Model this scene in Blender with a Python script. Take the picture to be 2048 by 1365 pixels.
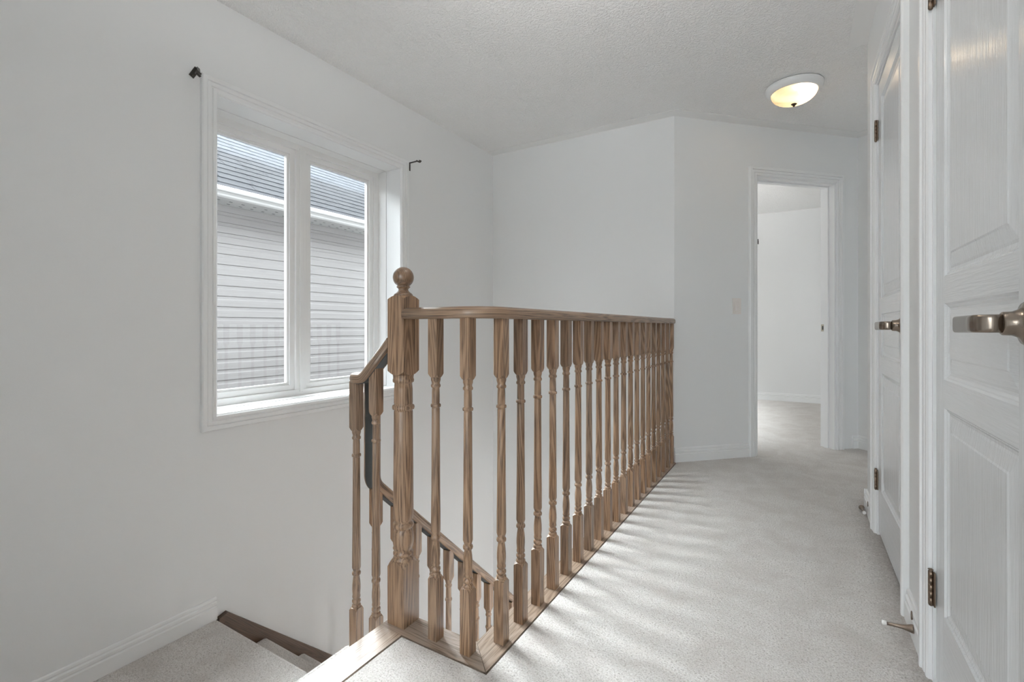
import bpy, bmesh, math, random
from mathutils import Vector, Matrix, Quaternion
random.seed(7)
scene = bpy.context.scene
for o in list(bpy.data.objects):
    bpy.data.objects.remove(o)
col = scene.collection
R = math.radians

# ------------------------------------------------------------ camera
FPX, CAM_H = 958.0, 0.95
cam_d = bpy.data.cameras.new('camera')
cam_d.sensor_width = 36.0
cam_d.lens = FPX / 2048 * 36.0
cam_d.shift_y = -(682.5 - 655.0) / 2048
cam_d.clip_start = 0.02
cam = bpy.data.objects.new('camera', cam_d)
col.objects.link(cam)
cam.location = (0, 0, CAM_H)
cam.rotation_euler = (R(90), 0, R(30.9))
scene.camera = cam

# ------------------------------------------------------------ sky, exposure
SKY, VEIL_W, VEIL_S, VEIL_N = 4.3, 70.0, 6.5, 32.0     # plain overcast, and the brighter thin cloud low in the west and south
world = bpy.data.worlds.new('overcast_sky')
scene.world = world
world.use_nodes = True
wn = world.node_tree
wn.nodes.clear()
def wnode(t, **kw):
    n = wn.nodes.new(t)
    for k, v in kw.items(): setattr(n, k, v)
    return n
def wramp(src, stops):
    n = wnode('ShaderNodeValToRGB')
    n.color_ramp.interpolation = 'EASE'
    e = n.color_ramp.elements
    while len(e) < len(stops): e.new(0.5)
    for el, (p, v) in zip(e, stops):
        el.position = p; el.color = (v, v, v, 1)
    wn.links.new(src, n.inputs[0])
    return n.outputs[0]
def wmath(op, a, b):
    n = wnode('ShaderNodeMath', operation=op)
    for sock, v in zip(n.inputs, (a, b)):
        if hasattr(v, 'links'): wn.links.new(v, sock)
        else: sock.default_value = v
    return n.outputs[0]
w_out = wnode('ShaderNodeOutputWorld')
w_bg = wnode('ShaderNodeBackground')
w_tc = wnode('ShaderNodeTexCoord')
w_sep = wnode('ShaderNodeSeparateXYZ')
wn.links.new(w_tc.outputs['Generated'], w_sep.inputs[0])
def lobe(axis, lo, hi, band):
    d = wnode('ShaderNodeVectorMath', operation='DOT_PRODUCT')
    wn.links.new(w_tc.outputs['Generated'], d.inputs[0])
    d.inputs[1].default_value = axis
    return wmath('MULTIPLY', wramp(d.outputs['Value'], [(lo, 0.0), (hi, 1.0)]), wramp(w_sep.outputs['Z'], band))
west = lobe((-1, 0, 0), 0.58, 0.74, [(0.50, 0.0), (0.57, 1.0), (0.67, 1.0), (0.74, 0.0)])
south = lobe((0, -1, 0), 0.62, 0.85, [(0.0, 0.25), (0.22, 1.0), (0.52, 1.0), (0.68, 0.0)])
north = lobe((-0.50, 0.40, 0.768), 0.86, 0.96, [(0.3, 0.0), (0.45, 1.0), (0.9, 1.0), (0.95, 0.8)])
veil = wmath('ADD', wmath('ADD', wmath('MULTIPLY', west, VEIL_W), wmath('MULTIPLY', south, VEIL_S)), wmath('MULTIPLY', north, VEIL_N))
wn.links.new(wmath('ADD', veil, SKY), w_bg.inputs['Strength'])
w_bg.inputs['Color'].default_value = (0.90, 0.96, 1.0, 1)
wn.links.new(w_bg.outputs[0], w_out.inputs[0])
BULB = 1200.0

vs = scene.view_settings
scene.display_settings.display_device = 'sRGB'
vs.view_transform = 'Standard'
vs.look = 'None'
vs.gamma = 1.0
vs.use_curve_mapping = False
vs.exposure = 0.26
scene.cycles.max_bounces = 14
scene.cycles.diffuse_bounces = 9
scene.cycles.glossy_bounces = 4
scene.cycles.transparent_max_bounces = 12
scene.cycles.transmission_bounces = 6
scene.cycles.use_denoising = True
scene.cycles.sample_clamp_indirect = 6.0
scene.cycles.caustics_reflective = False
scene.cycles.caustics_refractive = False

# ------------------------------------------------------------ mesh helpers
def tag(o, label=None, cat=None, group=None, kind=None):
    if label: o['label'] = label
    if cat: o['category'] = cat
    if group: o['group'] = group
    if kind: o['kind'] = kind
    return o

def empty(name, loc=(0, 0, 0), rz=0.0):
    o = bpy.data.objects.new(name, None)
    o.empty_display_size = 0.05
    col.objects.link(o)
    o.location = loc
    o.rotation_euler = (0, 0, rz)
    return o

class MB:
    """collects shapes in one bmesh; every vertex carries a 'grain' vector
    (two cross coordinates and the length coordinate) for wood grain."""
    def __init__(self):
        self.bm = bmesh.new()
        self.g = self.bm.verts.layers.float_vector.new('grain')
    def v(self, p, g=None):
        w = self.bm.verts.new(p)
        w[self.g] = Vector(g if g is not None else p)
        return w
    def f(self, vs, mi=0, smooth=False):
        try:
            fc = self.bm.faces.new(vs)
        except ValueError:
            return None
        fc.material_index = mi
        fc.smooth = smooth
        return fc
    def box(self, x0, x1, y0, y1, z0, z1, mi=0, axis=2):
        def gr(p):
            return {2: (p[0], p[1], p[2]), 1: (p[0], p[2], p[1]), 0: (p[2], p[1], p[0])}[axis]
        P = [(x, y, z) for z in (z0, z1) for y in (y0, y1) for x in (x0, x1)]
        V = [self.v(p, gr(p)) for p in P]
        for idx in ((0, 2, 3, 1), (4, 5, 7, 6), (0, 1, 5, 4), (2, 6, 7, 3), (0, 4, 6, 2), (1, 3, 7, 5)):
            self.f([V[i] for i in idx], mi)
        return V
    def prism(self, poly, fn, t0, t1, gfn=None, mi=0):
        """poly: list of (a,b); fn(a,b,t) -> point"""
        gfn = gfn or (lambda a, b, t: (a, b, t))
        A = [self.v(fn(a, b, t0), gfn(a, b, t0)) for a, b in poly]
        B = [self.v(fn(a, b, t1), gfn(a, b, t1)) for a, b in poly]
        n = len(poly)
        for i in range(n):
            self.f([A[i], A[(i + 1) % n], B[(i + 1) % n], B[i]], mi)
        A2 = [self.v(fn(a, b, t0), gfn(a, b, t0)) for a, b in poly]
        B2 = [self.v(fn(a, b, t1), gfn(a, b, t1)) for a, b in poly]
        self.f(A2[::-1], mi)
        self.f(B2, mi)
    def lathe(self, prof, cx=0, cy=0, seg=24, mi=0, smooth=True, caps=True, fn=None):
        """prof: list of (r,z); fn(x,y,z)->point optional"""
        fn = fn or (lambda x, y, z: (cx + x, cy + y, z))
        rings = []
        for r, z in prof:
            rings.append([self.v(fn(r * math.cos(2 * math.pi * k / seg), r * math.sin(2 * math.pi * k / seg), z),
                                 (r * math.cos(2 * math.pi * k / seg), r * math.sin(2 * math.pi * k / seg), z)) for k in range(seg)])
        for a, b in zip(rings, rings[1:]):
            for k in range(seg):
                self.f([a[k], a[(k + 1) % seg], b[(k + 1) % seg], b[k]], mi, smooth)
        if caps:
            self.f(rings[0][::-1], mi)
            self.f(rings[-1], mi)
    def sweep(self, pts, up0, prof, smooth=True, g0=0.0, caps=True, mi=0):
        """sweep closed profile [(side, up)] along pts with parallel transport"""
        pts = [Vector(p) for p in pts]
        n = len(pts)
        tang = []
        for i in range(n):
            a = pts[min(i + 1, n - 1)] - pts[max(i - 1, 0)]
            tang.append(a.normalized())
        up = Vector(up0)
        up = (up - up.dot(tang[0]) * tang[0]).normalized()
        rings, L = [], g0
        for i in range(n):
            if i:
                q = tang[i - 1].rotation_difference(tang[i])
                up = q @ up
                up = (up - up.dot(tang[i]) * tang[i]).normalized()
                L += (pts[i] - pts[i - 1]).length
            side = tang[i].cross(up)
            # keep width true at kinks
            rings.append([self.v(pts[i] + side * s_ + up * u_, (s_, u_, L)) for s_, u_ in prof])
        m = len(prof)
        for a, b in zip(rings, rings[1:]):
            for k in range(m):
                self.f([a[k], a[(k + 1) % m], b[(k + 1) % m], b[k]], mi, smooth)
        if caps:
            self.f(rings[0][::-1], mi)
            self.f(rings[-1], mi)
    def tube(self, pts, r, seg=10, mi=0):
        self.sweep(pts, (0.13, 0.21, 1), [(r * math.cos(2 * math.pi * k / seg), r * math.sin(2 * math.pi * k / seg)) for k in range(seg)], mi=mi)
    def build(self, name, mats, parent=None, bevel=0.0, angle=40):
        bmesh.ops.recalc_face_normals(self.bm, faces=self.bm.faces[:])
        me = bpy.data.meshes.new(name)
        self.bm.to_mesh(me)
        self.bm.free()
        for m in (mats if isinstance(mats, (list, tuple)) else [mats]):
            me.materials.append(m)
        o = bpy.data.objects.new(name, me)
        col.objects.link(o)
        if parent: o.parent = parent
        if bevel > 0:
            b = o.modifiers.new('bevel', 'BEVEL')
            b.width = bevel; b.segments = 2; b.limit_method = 'ANGLE'; b.angle_limit = R(35)
            b.harden_normals = False
        return o

def fillet(pts, rad, n=8):
    """polyline with rounded corners; rad: one radius per inner vertex"""
    P = [Vector(p) for p in pts]
    out = [P[0]]
    for i in range(1, len(P) - 1):
        a, b, c_ = P[i - 1], P[i], P[i + 1]
        r = rad[i - 1]
        d1, d2 = (a - b).normalized(), (c_ - b).normalized()
        ang = d1.angle(d2)
        if r <= 0 or ang > 3.1:
            out.append(b); continue
        t = r / math.tan(ang / 2)
        t = min(t, (a - b).length * 0.49, (c_ - b).length * 0.49)
        r = t * math.tan(ang / 2)
        bis = (d1 + d2).normalized()
        cen = b + bis * (r / math.sin(ang / 2))
        s0, s1 = b + d1 * t - cen, b + d2 * t - cen
        tot = s0.angle(s1)
        ax = s0.cross(s1).normalized()
        for k in range(n + 1):
            out.append(cen + Quaternion(ax, tot * k / n) @ s0)
    out.append(P[-1])
    # subdivide long straights
    fin = [out[0]]
    for a, b in zip(out, out[1:]):
        L = (b - a).length
        k = max(1, int(L / 0.15))
        for j in range(1, k + 1):
            fin.append(a.lerp(b, j / k))
    return fin

# ------------------------------------------------------------ materials
def new_mat(name):
    m = bpy.data.materials.new(name)
    m.use_nodes = True
    nt = m.node_tree
    b = nt.nodes['Principled BSDF']
    return m, nt, b
def N(nt, t, **kw):
    n = nt.nodes.new(t)
    for k, v in kw.items():
        setattr(n, k, v)
    return n
def noise(nt, vec, scale, detail=2.0, rough=0.5, dist=0.0):
    n = N(nt, 'ShaderNodeTexNoise')
    n.inputs['Scale'].default_value = scale
    n.inputs['Detail'].default_value = detail
    n.inputs['Roughness'].default_value = rough
    n.inputs['Distortion'].default_value = dist
    if vec is not None: nt.links.new(vec, n.inputs['Vector'])
    return n
def ramp(nt, fac, stops):
    n = N(nt, 'ShaderNodeValToRGB')
    e = n.color_ramp.elements
    while len(e) < len(stops): e.new(0.5)
    for el, (p, c_) in zip(e, stops):
        el.position = p
        el.color = (c_[0], c_[1], c_[2], 1) if isinstance(c_, (tuple, list)) else (c_, c_, c_, 1)
    nt.links.new(fac, n.inputs[0])
    return n
def mixc(nt, fac, a, b, mode='MIX'):
    n = N(nt, 'ShaderNodeMix', data_type='RGBA', blend_type=mode)
    for sock, val in ((n.inputs[0], fac), (n.inputs[6], a), (n.inputs[7], b)):
        if hasattr(val, 'links'): nt.links.new(val, sock)
        elif isinstance(val, (int, float)): sock.default_value = val
        else: sock.default_value = (*val, 1)
    return n.outputs[2]
def mth(nt, op, a, b=None):
    n = N(nt, 'ShaderNodeMath', operation=op)
    for sock, val in ((n.inputs[0], a), (n.inputs[1], b)):
        if val is None: continue
        if hasattr(val, 'links'): nt.links.new(val, sock)
        else: sock.default_value = val
    return n.outputs[0]
def bump(nt, b, height, strength, dist, prev=None):
    n = N(nt, 'ShaderNodeBump')
    n.inputs['Strength'].default_value = strength
    n.inputs['Distance'].default_value = dist
    nt.links.new(height, n.inputs['Height'])
    if prev: nt.links.new(prev, n.inputs['Normal'])
    nt.links.new(n.outputs[0], b.inputs['Normal'])
    return n.outputs[0]
def objco(nt):
    return N(nt, 'ShaderNodeTexCoord').outputs['Object']
def scaled(nt, vec, s):
    n = N(nt, 'ShaderNodeMapping')
    n.inputs['Scale'].default_value = s
    nt.links.new(vec, n.inputs['Vector'])
    return n.outputs[0]

def paint(name, colr, rough=0.6, bumpy=0.0, bscale=300, spec=0.5):
    m, nt, b = new_mat(name)
    b.inputs['Base Color'].default_value = (*colr, 1)
    b.inputs['Roughness'].default_value = rough
    b.inputs['Specular IOR Level'].default_value = spec
    if bumpy > 0:
        n = noise(nt, objco(nt), bscale, 3)
        bump(nt, b, n.outputs[0], bumpy, 0.002)
    return m

M_wall = paint('wall_paint', (0.805, 0.815, 0.82), 0.62, 0.08, 180, 0.35)
M_trim = paint('trim_paint', (0.84, 0.85, 0.855), 0.30, 0.0)
M_vinyl = paint('window_vinyl', (0.82, 0.82, 0.815), 0.28)
M_smooth_ceiling = paint('smooth_ceiling_paint', (0.86, 0.86, 0.855), 0.7)
M_plastic = paint('switch_plastic', (0.80, 0.755, 0.725), 0.35)
M_gutter = paint('gutter_enamel', (0.50, 0.50, 0.50), 0.35)
M_groove = paint('dark_groove', (0.06, 0.068, 0.072), 0.55)
M_tip = paint('pale_rubber', (0.80, 0.79, 0.77), 0.6)
M_iron = paint('blackened_bracket_metal', (0.035, 0.030, 0.026), 0.42)

def make_ceiling_mat():
    m, nt, b = new_mat('textured_ceiling')
    b.inputs['Base Color'].default_value = (0.93, 0.93, 0.925, 1)
    b.inputs['Roughness'].default_value = 0.75
    co = objco(nt)
    n1 = noise(nt, co, 75, 3, 0.55, 0.6)
    r1 = ramp(nt, n1.outputs[0], [(0.42, 0.0), (0.62, 1.0)])
    n2 = noise(nt, co, 190, 2)
    h = mth(nt, 'ADD', r1.outputs[0], mth(nt, 'MULTIPLY', n2.outputs[0], 0.5))
    bump(nt, b, h, 0.6, 0.0065)
    return m
M_ceiling = make_ceiling_mat()

def make_metal(name, colr, rough):
    m, nt, b = new_mat(name)
    b.inputs['Base Color'].default_value = (*colr, 1)
    b.inputs['Metallic'].default_value = 1.0
    b.inputs['Roughness'].default_value = rough
    return m
M_pewter = make_metal('antique_pewter', (0.235, 0.195, 0.16), 0.20)
M_hinge = make_metal('bronzed_hinge_steel', (0.22, 0.165, 0.125), 0.35)
M_spring = make_metal('bronzed_doorstop_steel', (0.27, 0.215, 0.175), 0.33)
M_finial = make_metal('dark_bronze', (0.10, 0.075, 0.055), 0.4)

def make_carpet():
    m, nt, b = new_mat('cut_pile_carpet')
    co = objco(nt)
    n1 = noise(nt, co, 190, 3, 0.7, 0.4)        # tufts
    n2 = noise(nt, co, 6.5, 5, 0.65, 0.5)              # pile lay patches
    n3 = noise(nt, co, 70, 3, 0.6)
    c1 = ramp(nt, n1.outputs[0], [(0.30, (0.36, 0.325, 0.295)), (0.44, (0.70, 0.665, 0.635)), (0.62, (0.86, 0.835, 0.81))])
    c2 = mixc(nt, mth(nt, 'MULTIPLY', ramp(nt, n2.outputs[0], [(0.40, 0.0), (0.66, 1.0)]).outputs[0], 0.42), c1.outputs[0], (0.53, 0.475, 0.435))
    # foot-traffic soiling as it lies along the skirting on the door side
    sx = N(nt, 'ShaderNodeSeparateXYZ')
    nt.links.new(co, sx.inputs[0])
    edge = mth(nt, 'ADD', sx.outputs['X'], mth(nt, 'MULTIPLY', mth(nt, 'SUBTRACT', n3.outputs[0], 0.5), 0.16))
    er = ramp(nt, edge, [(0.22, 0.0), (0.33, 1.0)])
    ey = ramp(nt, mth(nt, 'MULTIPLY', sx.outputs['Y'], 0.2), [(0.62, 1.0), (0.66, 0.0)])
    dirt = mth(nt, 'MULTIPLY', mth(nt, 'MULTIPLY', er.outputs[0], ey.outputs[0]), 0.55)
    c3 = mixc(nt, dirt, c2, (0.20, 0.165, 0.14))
    nt.links.new(c3, b.inputs['Base Color'])
    b.inputs['Roughness'].default_value = 0.95
    b.inputs['Specular IOR Level'].default_value = 0.1
    b.inputs['Sheen Weight'].default_value = 0.15
    b.inputs['Sheen Roughness'].default_value = 0.6
    h = mth(nt, 'ADD', n1.outputs[0], mth(nt, 'MULTIPLY', n3.outputs[0], 0.7))
    bump(nt, b, h, 0.9, 0.008)
    return m
M_carpet = make_carpet()

def make_oak(name, dark, mid, light, grey, rough=0.42, greyamt=0.5):
    m, nt, b = new_mat(name)
    at = N(nt, 'ShaderNodeAttribute', attribute_name='grain')
    oi = N(nt, 'ShaderNodeObjectInfo')
    add = N(nt, 'ShaderNodeVectorMath', operation='ADD')
    comb = N(nt, 'ShaderNodeCombineXYZ')
    nt.links.new(mth(nt, 'MULTIPLY', oi.outputs['Random'], 3.7), comb.inputs[0])
    nt.links.new(mth(nt, 'MULTIPLY', oi.outputs['Random'], 9.1), comb.inputs[1])
    nt.links.new(mth(nt, 'MULTIPLY', oi.outputs['Random'], 23.0), comb.inputs[2])
    nt.links.new(at.outputs['Vector'], add.inputs[0])
    nt.links.new(comb.outputs[0], add.inputs[1])
    vec = add.outputs[0]
    # growth rings, drawn out along the length
    nr = noise(nt, scaled(nt, vec, (10, 10, 0.8)), 1.0, 2, 0.45, 0.12)
    rings = mth(nt, 'SINE', mth(nt, 'MULTIPLY', nr.outputs[0], 150.0))
    ring01 = mth(nt, 'ADD', mth(nt, 'MULTIPLY', rings, 0.5), 0.5)
    # open pores: short dark streaks
    npo = noise(nt, scaled(nt, vec, (420, 420, 9)), 1.0, 3, 0.6)
    pores = ramp(nt, npo.outputs[0], [(0.40, 1.0), (0.52, 0.0)])
    nb = noise(nt, scaled(nt, vec, (6, 6, 1.1)), 1.0, 3, 0.6)
    c = mixc(nt, ramp(nt, ring01, [(0.15, 0.0), (0.85, 1.0)]).outputs[0], mid, light)
    c = mixc(nt, mth(nt, 'MULTIPLY', ramp(nt, nb.outputs[0], [(0.38, 0.0), (0.66, 1.0)]).outputs[0], greyamt), c, grey)
    pf = mth(nt, 'MULTIPLY', pores.outputs[0], mth(nt, 'ADD', mth(nt, 'MULTIPLY', mth(nt, 'SUBTRACT', 1.0, ring01), 0.6), 0.25))
    c = mixc(nt, pf, c, dark)
    # each piece of timber has its own tone
    hv = N(nt, 'ShaderNodeHueSaturation')
    nt.links.new(mth(nt, 'ADD', mth(nt, 'MULTIPLY', oi.outputs['Random'], 0.30), 0.84), hv.inputs['Value'])
    nt.links.new(c, hv.inputs['Color'])
    nt.links.new(hv.outputs[0], b.inputs['Base Color'])
    b.inputs['Roughness'].default_value = rough
    b.inputs['Coat Weight'].default_value = 0.45
    b.inputs['Coat Roughness'].default_value = 0.25
    bump(nt, b, mth(nt, 'SUBTRACT', mth(nt, 'MULTIPLY', ring01, 0.15), pf), 0.25, 0.001)
    return m
M_oak = make_oak('weathered_oak', (0.060, 0.031, 0.016), (0.225, 0.125, 0.064), (0.36, 0.220, 0.128), (0.31, 0.228, 0.168))
M_finial_oak = make_oak('dark_end_grain_oak', (0.045, 0.022, 0.011), (0.165, 0.085, 0.040), (0.26, 0.145, 0.078), (0.23, 0.155, 0.10), 0.3)
M_nosing = make_oak('pale_oak_nosing', (0.11, 0.075, 0.05), (0.28, 0.195, 0.135), (0.40, 0.30, 0.225), (0.38, 0.315, 0.27), 0.38, 0.7)
M_walnut = make_oak('dark_stained_oak', (0.025, 0.014, 0.008), (0.085, 0.048, 0.027), (0.12, 0.068, 0.04), (0.10, 0.065, 0.045), 0.35, 0.3)

def make_door_paint():
    m, nt, b = new_mat('moulded_door_paint')
    b.inputs['Base Color'].default_value = (0.77, 0.79, 0.81, 1)
    b.inputs['Roughness'].default_value = 0.19
    at = N(nt, 'ShaderNodeAttribute', attribute_name='grain')
    n1 = noise(nt, scaled(nt, at.outputs['Vector'], (170, 170, 7)), 1.0, 3, 0.6, 0.2)
    n2 = noise(nt, scaled(nt, at.outputs['Vector'], (45, 45, 2.2)), 1.0, 2, 0.5, 0.3)
    h = mth(nt, 'ADD', n1.outputs[0], mth(nt, 'MULTIPLY', n2.outputs[0], 0.8))
    bump(nt, b, h, 0.55, 0.0024)
    return m
M_door = make_door_paint()

def make_glass():
    m = bpy.data.materials.new('window_glass')
    m.use_nodes = True
    nt = m.node_tree
    nt.nodes.clear()
    out = N(nt, 'ShaderNodeOutputMaterial')
    tr = N(nt, 'ShaderNodeBsdfTransparent')
    tr.inputs[0].default_value = (0.985, 0.99, 0.985, 1)
    gl = N(nt, 'ShaderNodeBsdfGlossy')
    gl.inputs['Roughness'].default_value = 0.01
    fr = N(nt, 'ShaderNodeFresnel')
    geo = N(nt, 'ShaderNodeNewGeometry')       # same reflectance from both faces of the thin pane
    ior = mth(nt, 'SUBTRACT', 1.45, mth(nt, 'MULTIPLY', geo.outputs['Backfacing'], 1.45 - 1 / 1.45))
    nt.links.new(ior, fr.inputs[0])
    mx = N(nt, 'ShaderNodeMixShader')
    nt.links.new(fr.outputs[0], mx.inputs[0])
    nt.links.new(tr.outputs[0], mx.inputs[1])
    nt.links.new(gl.outputs[0], mx.inputs[2])
    nt.links.new(mx.outputs[0], out.inputs[0])
    return m
M_glass = make_glass()

def make_shade():
    m = bpy.data.materials.new('frosted_amber_glass')
    m.use_nodes = True
    nt = m.node_tree
    nt.nodes.clear()
    out = N(nt, 'ShaderNodeOutputMaterial')
    tl = N(nt, 'ShaderNodeBsdfTranslucent')
    tl.inputs[0].default_value = (0.66, 0.49, 0.32, 1)
    tr = N(nt, 'ShaderNodeBsdfTransparent')
    tr.inputs[0].default_value = (1.0, 0.96, 0.90, 1)
    gl = N(nt, 'ShaderNodeBsdfGlossy')
    gl.inputs['Roughness'].default_value = 0.15
    m1 = N(nt, 'ShaderNodeMixShader')
    m1.inputs[0].default_value = 0.30
    nt.links.new(tl.outputs[0], m1.inputs[1]); nt.links.new(tr.outputs[0], m1.inputs[2])
    m2 = N(nt, 'ShaderNodeMixShader')
    m2.inputs[0].default_value = 0.06
    nt.links.new(m1.outputs[0], m2.inputs[1]); nt.links.new(gl.outputs[0], m2.inputs[2])
    nt.links.new(m2.outputs[0], out.inputs[0])
    return m
M_shade = make_shade()
def make_bulb(k, tint):
    m = bpy.data.materials.new('lit_bulb')
    m.use_nodes = True
    nt = m.node_tree
    nt.nodes.clear()
    out = N(nt, 'ShaderNodeOutputMaterial')
    e = N(nt, 'ShaderNodeEmission')
    e.inputs[0].default_value = (*tint, 1)
    e.inputs[1].default_value = BULB * k
    nt.links.new(e.outputs[0], out.inputs[0])
    return m

def make_siding():
    m, nt, b = new_mat('vinyl_siding')
    b.inputs['Roughness'].default_value = 0.5
    co = objco(nt)
    n1 = noise(nt, scaled(nt, co, (1, 2.5, 160)), 1.0, 3, 0.6)
    nt.links.new(ramp(nt, n1.outputs[0], [(0.3, (0.345, 0.335, 0.335)), (0.7, (0.39, 0.38, 0.38))]).outputs[0], b.inputs['Base Color'])
    return m
M_siding = make_siding()

def make_shingle():
    m, nt, b = new_mat('asphalt_shingle_with_frost')
    b.inputs['Roughness'].default_value = 0.9
    b.inputs['Specular IOR Level'].default_value = 0.1
    co = objco(nt)
    at = N(nt, 'ShaderNodeAttribute', attribute_name='grain')   # (course, tab, slope distance)
    sp = N(nt, 'ShaderNodeSeparateXYZ')
    nt.links.new(at.outputs['Vector'], sp.inputs[0])
    wn_ = N(nt, 'ShaderNodeTexWhiteNoise', noise_dimensions='2D')
    cb = N(nt, 'ShaderNodeCombineXYZ')
    nt.links.new(sp.outputs[0], cb.inputs[0]); nt.links.new(sp.outputs[1], cb.inputs[1])
    nt.links.new(cb.outputs[0], wn_.inputs['Vector'])
    gr = noise(nt, co, 240, 3, 0.7)
    base = mixc(nt, wn_.outputs['Value'], (0.011, 0.0122, 0.0158), (0.019, 0.021, 0.026))
    base = mixc(nt, mth(nt, 'MULTIPLY', gr.outputs[0], 0.55), base, (0.028, 0.031, 0.037))
    nf = noise(nt, co, 2.2, 5, 0.7)
    nff = noise(nt, co, 38, 4, 0.7)
    s_ = mth(nt, 'ADD', sp.outputs[2], mth(nt, 'MULTIPLY', mth(nt, 'SUBTRACT', nf.outputs[0], 0.5), 0.55))
    s_ = mth(nt, 'ADD', s_, mth(nt, 'MULTIPLY', mth(nt, 'SUBTRACT', nff.outputs[0], 0.5), 0.5))
    sn = ramp(nt, mth(nt, 'MULTIPLY', s_, 0.4), [(0.44, 0.0), (0.52, 0.85)])
    base = mixc(nt, sn.outputs[0], base, (0.056, 0.063, 0.075))
    nt.links.new(base, b.inputs['Base Color'])
    bump(nt, b, gr.outputs[0], 0.5, 0.003)
    return m
M_shingle = make_shingle()
M_bounce_snow = paint('bounce_snow', (0.86, 0.88, 0.90), 0.8, 0.2, 12)  # white for the added low roof that bounces daylight indoors
M_brick = paint('grey_brick', (0.30, 0.29, 0.285), 0.85, 0.4, 60)
M_ground = paint('winter_ground', (0.30, 0.30, 0.29), 0.9, 0.3, 40)

# ------------------------------------------------------------ measures
XL = -2.275          # face of the window wall
YB = 3.48            # face of the wall beyond the stairwell
XR = 0.31            # face of the wall with the two doors
YE = 3.116           # where that wall ends
CEIL = 2.44
LFZ = -2.553          # floor of the storey below
YS = 0.12            # wall on the near side of the stair landing
OC = Vector((-0.752, 3.48, 0))        # outer corner where the slanted wall starts
D45 = Vector((math.sqrt(.5), math.sqrt(.5), 0))
N45 = Vector((math.sqrt(.5), -math.sqrt(.5), 0))    # faces the hall
CY, SY = math.cos(R(30.9)), math.sin(R(30.9))
def ray(x):
    l = (x - 1024) / FPX
    return Vector((-SY + CY * l, CY + SY * l, 0))
def u45(x):   # distance along the slanted wall seen at image column x
    r = ray(x)
    # OC + u*D45 = t*r  ->  cross product
    den = D45.x * r.y - D45.y * r.x
    return (OC.y * r.x - OC.x * r.y) / den
UEND = u45(1716)
P45 = OC + UEND * D45

# ------------------------------------------------------------ setting
def structure(o, label, cat):
    o['kind'] = 'structure'
    return tag(o, label, cat)

# floor: one carpeted slab, L-shaped round the stairwell
b = MB()
b.box(-1.044, 0.9, -2.7, 1.086, -0.30, 0.0)
b.box(-0.732, 2.0, 1.086, 3.56, -0.30, 0.0)
b.box(-2.4, 2.0, 3.56, 7.2, -0.30, 0.0)
structure(b.build('floor', M_carpet), 'light beige cut pile carpet on the upper hallway and the bedroom beyond', 'carpet floor')

# floor edge below the nosing boards, facing the stairwell
b = MB()
b.box(-1.125, -1.047, YS, 1.125, -0.30, -0.027)
b.box(-1.046, -0.735, 1.089, 1.172, -0.30, -0.027)
b.box(-0.815, -0.735, 1.172, YB, -0.30, -0.027)
structure(b.build('trim_7', M_trim), 'white fascia under the oak edging of the stairwell', 'fascia')

# oak edging boards
def board(name, quad, label, axis):
    m = MB()
    gf = (lambda a, b_, t: (b_, t, a)) if axis == 0 else (lambda a, b_, t: (a, t, b_))
    m.prism(quad, lambda a, b_, t: (a, b_, t), -0.027, 0.0, gf)
    return structure(m.build(name, M_nosing, bevel=0.006), label, 'floor edging')
board('trim_1', [(-1.145, YS), (-1.051, YS), (-1.051, 1.092), (-1.145, 1.092)], 'pale oak edging board at the head of the stairs, running forward from the newel post', 1)
board('trim_2', [(-1.145, 1.0925), (-0.739, 1.0925), (-0.835, 1.1865), (-1.145, 1.1865)], 'short pale oak edging board under the first two balusters beside the newel post', 0)
board('trim_3', [(-0.738, 1.094), (-0.738, YB), (-0.834, YB), (-0.834, 1.1865)], 'long pale oak edging board under the row of hallway balusters', 1)

# ceiling with a smooth painted border
b = MB()
b.box(-2.56, 2.1, LFZ, 7.25, CEIL, 2.62, 0)
W_ = 0.095
k_ = W_ * math.tan(R(22.5))
strips = [[(XL, YB), (OC.x, YB), (OC.x + k_, YB - W_), (XL, YB - W_)],
          [(OC.x, OC.y), (P45.x, P45.y), tuple((P45 + N45 * W_ - D45 * W_)[:2]), (OC.x + k_, YB - W_)],
          [(P45.x, P45.y), tuple((P45 + N45 * 1.6)[:2]), tuple((P45 + N45 * 1.6 - D45 * W_)[:2]), tuple((P45 + N45 * W_ - D45 * W_)[:2])],
          [(XR, -2.0), (XR, YE), (XR - .085, YE), (XR - .085, -2.0)]]
for q in strips:
    b.prism(q, lambda a, c_, t: (a, c_, t), CEIL - 0.002, CEIL + 0.01, mi=1)
structure(b.build('ceiling', [M_ceiling, M_smooth_ceiling]), 'white stippled ceiling with a smooth painted border', 'ceiling')

# walls
b = MB()
WY0, WY1, WZ0, WZ1 = 1.176, 2.355, 0.548, 2.012
X0 = XL - 0.285
b.box(X0, XL, YS - 0.12, WY0, LFZ, CEIL)
b.box(X0, XL, WY1, YB + 0.12, LFZ, CEIL)
b.box(X0, XL, WY0, WY1, LFZ, WZ0)
b.box(X0, XL, WY0, WY1, WZ1, CEIL)
structure(b.build('wall_left', M_wall), 'pale grey wall with the white casement window above the stairs', 'wall')
b = MB()
b.box(XL, -0.752, YB, YB + 0.12, LFZ, CEIL)
b.box(-0.752, 1.6, YB, YB + 0.12, LFZ, -0.30)
structure(b.build('wall_back', M_wall), 'pale blank wall at the far end of the stairwell', 'wall')

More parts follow.
